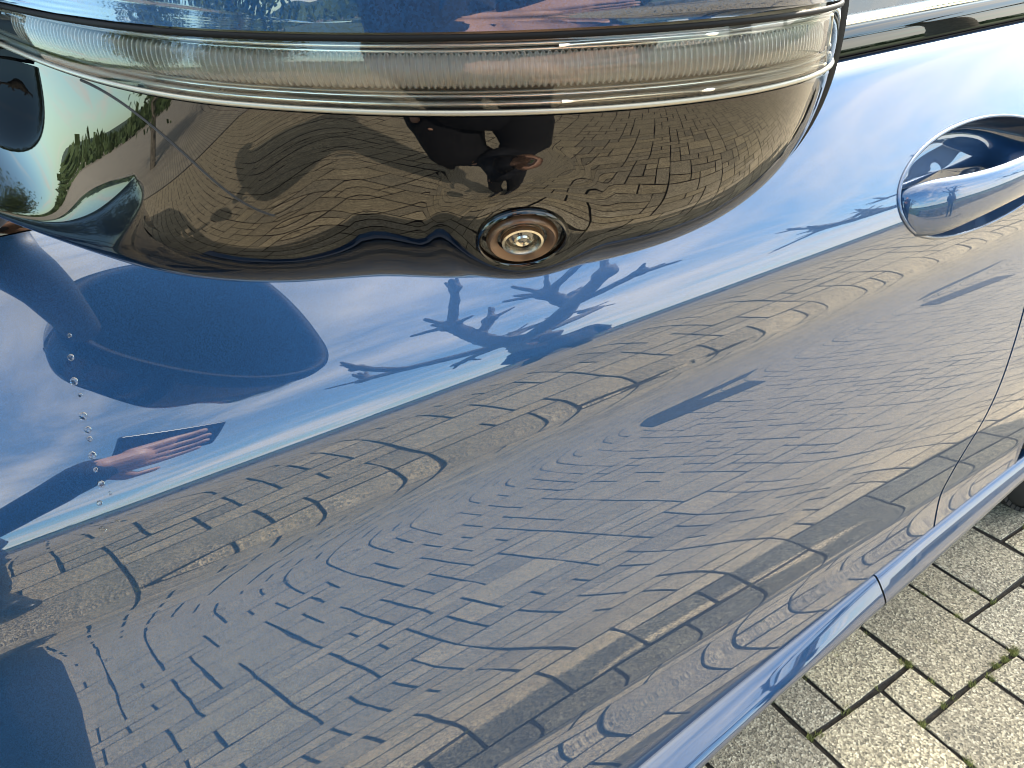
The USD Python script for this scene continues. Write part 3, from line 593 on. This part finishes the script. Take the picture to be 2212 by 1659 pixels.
# ------------------------------------------------------------------ people
def person(name, label, loc, face, arms, H_=1.76, step=.16, lean=0.0, side=0.0, wide=.12):
    f = np.array([face[0], face[1], 0.]); f /= np.linalg.norm(f); r = np.array([f[1], -f[0], 0.]); u = np.array([0, 0, 1.]); L = np.array([*loc, 0.])
    W = lambda a_, b_, c_: L + r * (a_ + side * max(c_ - .9, 0)) + f * (b_ + lean * max(c_ - .9, 0)) + u * c_ * (H_ / 1.76)
    root = thing(name, label, 'person', (0, 0, 0))
    hips, chest, neck, head = W(0, 0, .95), W(0, .0, 1.30), W(0, .01, 1.50), W(0, .035, 1.63)
    sh = [W(s * .19, -.01, 1.42) for s in (-1, 1)]
    bones = [(neck, .058, head - u * .03, .06), (head, .092, head + u * .04 + f * .005, .092), (head - u * .075 + f * .03, .058, head + f * .015, .085),
             (head + f * .095 - u * .01, .013, head + f * .112 - u * .035, .016), (head - u * .112 + f * .062, .026, head - u * .09 + f * .05, .03)]
    bones += [(hips, .10, chest, .10), (chest, .10, neck, .05), (sh[0], .045, sh[1], .045)]
    for s in (-1, 1): bones.append((head + r * s * .092 + u * .01 - f * .005, .012, head + r * s * .090 - u * .03, .011))
    for k, (el, wr, hd) in enumerate(arms):
        el, wr = np.array(el, float), np.array(wr, float); bones += [(sh[k], .045, el, .036), (el, .036, wr, .027)]
        hand_dir, spread, curl = [np.array(q, float) for q in hd]
        hand_dir /= np.linalg.norm(hand_dir); spread /= np.linalg.norm(spread); palm = wr + hand_dir * .085
        bones.append((wr, .026, wr + hand_dir * .04, .030))
        for q_ in (-.027, -.009, .009, .027): bones.append((wr + hand_dir * .035 + spread * q_ * .7, .016, palm + spread * q_, .0125))
        for q_, ln in ((-.030, .058), (-.010, .072), (.010, .076), (.030, .068)):
            b0 = palm + spread * q_; b1 = b0 + hand_dir * ln * .5 + curl * ln * .18; b2 = b1 + hand_dir * ln * .25 + curl * ln * .45
            bones += [(b0, .0098, b1, .0088), (b1, .0088, b2, .0078)]
        t0 = wr + hand_dir * .03 + spread * .03; t1 = t0 + spread * .03 + hand_dir * .03; t2 = t1 + hand_dir * .03 + spread * .004 + curl * .012
        bones += [(t0, .014, t1, .011), (t1, .011, t2, .009)]
    obj('body', skin(bones, .006, 6), skin_mat, root, smooth=True)
    for s in (-1, 1): obj('eye', (lambda e: (e.apply_translation(head + r * s * .032 + f * .086 + u * .012), e)[1])(trimesh.creation.icosphere(2, .011)), matte_black, root, smooth=True)
    obj('mouth', tube([head + f * .096 - u * .062 + r * q_ for q_ in (-.022, 0, .022)], .0045, 8), plain_lip, root, smooth=True)
    obj('hair', skin([(head + u * .05 - f * .02, .097, head + u * .035 - f * .035, .095), (head + u * .02 - f * .05, .085, head - u * .05 - f * .05, .065), (head + u * .09 + f * .02, .05, head + u * .06 + f * .06, .038)], .012, 8), hair_mat, root, smooth=True)
    jb = [(hips + u * .0, .155, chest, .150), (hips - u * .10, .160, hips, .155), (hips + r * .07, .14, chest + r * .08, .125), (hips - r * .07, .14, chest - r * .08, .125), (chest, .13, neck - u * .03, .075),
          (sh[0], .072, sh[1], .072), (neck - u * .02, .075, neck + u * .02, .068), (chest + r * .1, .11, sh[1], .075), (chest - r * .1, .11, sh[0], .075)]
    for k, (el, wr, hd) in enumerate(arms):
        el, wr = np.array(el, float), np.array(wr, float); jb += [(sh[k], .070, el, .055), (el, .055, wr + (el - wr) * .06, .043)]
    jk = skin(jb, .02, 8); fold = meshkit.fbm(jk.vertices * [14, 14, 7], 3, 5) - .5; jk.vertices += jk.vertex_normals * fold[:, None] * .022
    obj('jacket', jk, jacket_mat, root, smooth=True)
    tb, sb = [], []
    for s in (-1, 1):
        hp, kn_, an = W(s * .095, .0, .88), W(s * .11, .03 + s * step * .2, .49), W(s * wide, s * step * .45 - .02, .085)
        tb += [(hp, .105, kn_, .070), (kn_, .070, an, .056), (hp, .105, hips, .13)]
        sb += [(an - u * .03 - f * .04, .042, an - u * .045 + f * .10, .036), (an - u * .052 + f * .10, .034, an - u * .052 + f * .17, .028), (an + u * .02, .048, an - u * .03, .045)]
    tr = skin(tb, .02, 8); tr.vertices += tr.vertex_normals * ((meshkit.fbm(tr.vertices * [16, 16, 8], 3, 9) - .5) * .014)[:, None]
    obj('trousers', tr, trouser_mat, root, smooth=True)
    half = len(sb) // 2
    for k in range(2):
        s_ = skin(sb[k * half:(k + 1) * half], .012, 6); s_.vertices[:, 2] = np.maximum(s_.vertices[:, 2], .002); obj('shoe', s_, shoe_mat, root, smooth=True)
    return root
plain_lip = plain('lips', (.36, .13, .11), .5)
# the phone the picture is taken with, just behind the lens
PH = np.array([0, 0, H]) - FWD * .012
pc = PH + RIGHT * .066 + DOWN * .022
pm = to_tri(m3.Manifold.batch_hull([m3.Manifold.sphere(.004, 16).translate((sx * .071, sy * .033, 0)) for sx in (-1, 1) for sy in (-1, 1)]))
Rm = np.stack([RIGHT, DOWN, FWD], 1); pm.apply_transform(np.block([[Rm, pc[:, None]], [np.zeros((1, 3)), np.ones((1, 1))]]))
tag(obj('phone', pm, phone_mat, smooth=40), 'dark phone held up in both hands before the photographer', 'phone')
hl = PH - RIGHT * .022 + DOWN * .052 + FWD * .0
person('person', 'person in a dark jacket leaning in to photograph the car, phone in hand', (-.36, -.42), (.35, 1), [
    ((-.52, -.46, 1.08), (-.47, -.36, .86), ((.3, .2, -1), (0, 1, 0), (0, .2, 0))),
    ((-.25, -.27, .99), tuple(hl), (RIGHT + DOWN * -.12, DOWN, FWD * .1 - DOWN * .1))], lean=-.14, side=-.10, step=.05, wide=.085)
person('person', 'person in a dark coat standing with their back to the car near the wall', (2.3, -2.75), (.1, -1), [
    ((2.58, -2.75, 1.12), (2.56, -2.72, .90), ((0, .1, -1), (0, 1, 0), (0, .2, 0))), ((2.02, -2.75, 1.12), (2.04, -2.72, .88), ((0, .1, -1), (0, 1, 0), (0, .2, 0)))], 1.7)

# ------------------------------------------------------------------ wall, verge, trees, woods, hills
wl = []
wroot = thing('stone_wall', 'low weathered stone wall along the far edge of the paving', 'wall')
xw = -1.5
rows = [(0, .19), (.19, .37), (.37, .53)]
for r_i, (z0, z1) in enumerate(rows):
    xw = -1.0 + .15 * r_i
    while xw < 7.5:
        L_ = rng.uniform(.28, .55); b = box((xw + .006, -4.25 + rng.normal(0, .008), z0 + .004), (xw + L_ - .006, -3.85 + rng.normal(0, .012), z1 - .004)); obj('stone', b, wall_mat, wroot, smooth=False); xw += L_
obj('wall_core', box((-1.0, -4.21, 0), (7.4, -3.9, .50)), joint_mat, wroot, smooth=False)
gx, gy = np.meshgrid(np.linspace(-30, 60, 140), np.linspace(-40, -4.2, 60), indexing='ij')
gz = .08 + .42 * np.clip((-4.2 - gy) / 2.0, 0, 1) + .1 * meshkit.fbm(np.stack([gx, gy, 0 * gx], -1) * .5, 3, 3)
tag(obj('grass', grid(np.stack([gx, gy, gz * np.clip((-4.2 - gy) / .3, .0, 1) - .0], -1)), grass_mat, smooth=True), 'green verge rising behind the low stone wall', 'grass', kind='stuff')
def bone_tree(loc, seed, h, label, group=None, n=7):
    r = np.random.default_rng(seed); L = np.array([*loc, .1]); root = thing('plane_tree', label, 'tree', (0, 0, 0), group)
    trunk = [(L - [0, 0, .2], .5, L + [0, 0, h * .25], .40), (L + [0, 0, h * .25], .40, L + [.03, .05, h * .45], .36)]
    obj('trunk', (lambda t: (setattr(t, 'vertices', t.vertices + t.vertex_normals * ((meshkit.fbm(t.vertices * 6, 3, seed) - .5) * .06)[:, None]), t)[1])(skin(trunk, .07, 4)), bark, root, smooth=True)
    cb = []
    for k in range(n):
        a_ = k * 2 * np.pi / n + r.uniform(-.3, .3); up = r.uniform(.15, .9); ln = h * r.uniform(.28, .42)
        p = L + [.03, .05, h * .44]; d = np.array([math.cos(a_), math.sin(a_), up]); d /= np.linalg.norm(d); rad = .26
        for sgm in range(3):
            q = p + d * ln / 3; cb.append((p, rad, q, rad * .8)); p, rad = q, rad * .8; d = d + r.normal(0, .28, 3) + [0, 0, .12]; d /= np.linalg.norm(d)
            if sgm > 0 and r.random() < .8:
                e2 = d + r.normal(0, .7, 3); e2 /= np.linalg.norm(e2); q2 = p + e2 * ln * r.uniform(.25, .5); cb.append((p, rad * .7, q2, rad * .5)); cb.append((q2, rad * .85, q2 + e2 * .05, rad * .75))
                for _ in range(3):
                    e3 = e2 + r.normal(0, .5, 3); e3 /= np.linalg.norm(e3); cb.append((q2, .06, q2 + e3 * r.uniform(.25, .6), .03))
        cb.append((p, rad * 1.5, p + d * .08, rad * 1.3))
        for _ in range(4):
            e3 = d + r.normal(0, .6, 3); e3 /= np.linalg.norm(e3); cb.append((p, .07, p + e3 * r.uniform(.3, .9), .035))
    t = skin(cb, .09, 3, 12); t.vertices += t.vertex_normals * ((meshkit.fbm(t.vertices * 8, 3, seed) - .5) * .06)[:, None]
    obj('crown', t, bark, root, smooth=True)
bone_tree((6.6, -10.0), 3, 8.6, 'pollarded plane tree nearest the second person, behind the wall', 'pollarded plane trees behind the wall')
bone_tree((18.0, -10.3), 8, 9.0, 'pollarded plane tree furthest towards the tail of the car', 'pollarded plane trees behind the wall')
bone_tree((-9.5, -11.5), 11, 8.4, 'pollarded plane tree ahead of the car bonnet', 'pollarded plane trees behind the wall')
def leafy(loc, h, w, n, seed, label, group):
    r = np.random.default_rng(seed); root = thing('leafy_tree', label, 'tree', (0, 0, 0), group); L = np.array([*loc, 0.])
    obj('trunk', skin([(L, .16, L + [0, 0, h * .4], .11), (L + [0, 0, h * .4], .11, L + [.1 * w, 0, h * .8], .05), (L + [0, 0, h * .4], .09, L + [-.3 * w, .1, h * .7], .04)], .12, 4), bark, root, smooth=True)
    cl = r.normal(0, 1, (60, 3)); cl /= np.linalg.norm(cl, axis=1, keepdims=True); cl = cl * (r.random((60, 1)) ** .4) * [w * .42, w * .42, h * .33] + L + [0, 0, h * .62]
    c = cl[r.integers(0, 60, n)] + r.normal(0, .09 * w, (n, 3)); a_ = r.normal(0, 1, (n, 3)); a_ /= np.linalg.norm(a_, axis=1, keepdims=True); b_ = np.cross(a_, r.normal(0, 1, (n, 3))); b_ /= np.linalg.norm(b_, axis=1, keepdims=True)
    s_ = r.uniform(.06, .12, (n, 1)); V = np.stack([c - a_ * s_, c + b_ * s_ * .5, c + a_ * s_, c - b_ * s_ * .5], 1).reshape(-1, 3); F = np.arange(4 * n).reshape(n, 4)
    obj('crown', (V, F), leaf_mat, root, smooth=False)
leafy((17, -4.2), 6.0, 5.0, 9000, 21, 'dense leafy tree far behind the tail of the car', 'leafy trees around the square')
leafy((-9, 1.2), 5.0, 4.5, 7000, 22, 'dense leafy tree straight ahead of the car', 'leafy trees around the square')
leafy((-10, -3.4), 4.2, 4.2, 7000, 23, 'dense leafy tree ahead of the car near the wall end', 'leafy trees around the square')
n = 15000; r = np.random.default_rng(5); a_ = r.uniform(0, 2 * np.pi, n); d_ = r.uniform(70, 120, n)
hgt = 3.2 * meshkit.fbm(np.stack([np.cos(a_) * 6, np.sin(a_) * 6, 0 * a_], -1), 4, 2) + .6
c = np.stack([np.cos(a_) * d_, np.sin(a_) * d_, r.random(n) * hgt], -1); tq = r.normal(0, 1, (n, 2, 3)); tq /= np.linalg.norm(tq, axis=2, keepdims=True); s_ = r.uniform(.5, 1.1, (n, 1))
V = np.stack([c - tq[:, 0] * s_, c + tq[:, 1] * s_, c + tq[:, 0] * s_, c - tq[:, 1] * s_], 1).reshape(-1, 3)
tag(obj('distant_woods', (V, np.arange(4 * n).reshape(n, 4)), leaf_mat, smooth=False), 'distant belt of woods around the horizon', 'woods', kind='stuff')
t = np.linspace(0, 2 * np.pi, 181); rad = [500, 900, 1500]; Hh = [0, 16, 30]
S = np.stack([np.stack([np.cos(t) * R_, np.sin(t) * R_, -.5 + h_ * (.5 + meshkit.fbm(np.stack([np.cos(t) * 3, np.sin(t) * 3, 0 * t + k], -1), 3, 4))], -1) for k, (R_, h_) in enumerate(zip(rad, Hh))], 1)
tag(obj('hills', grid(S), hill_mat, smooth=True), kind='structure')
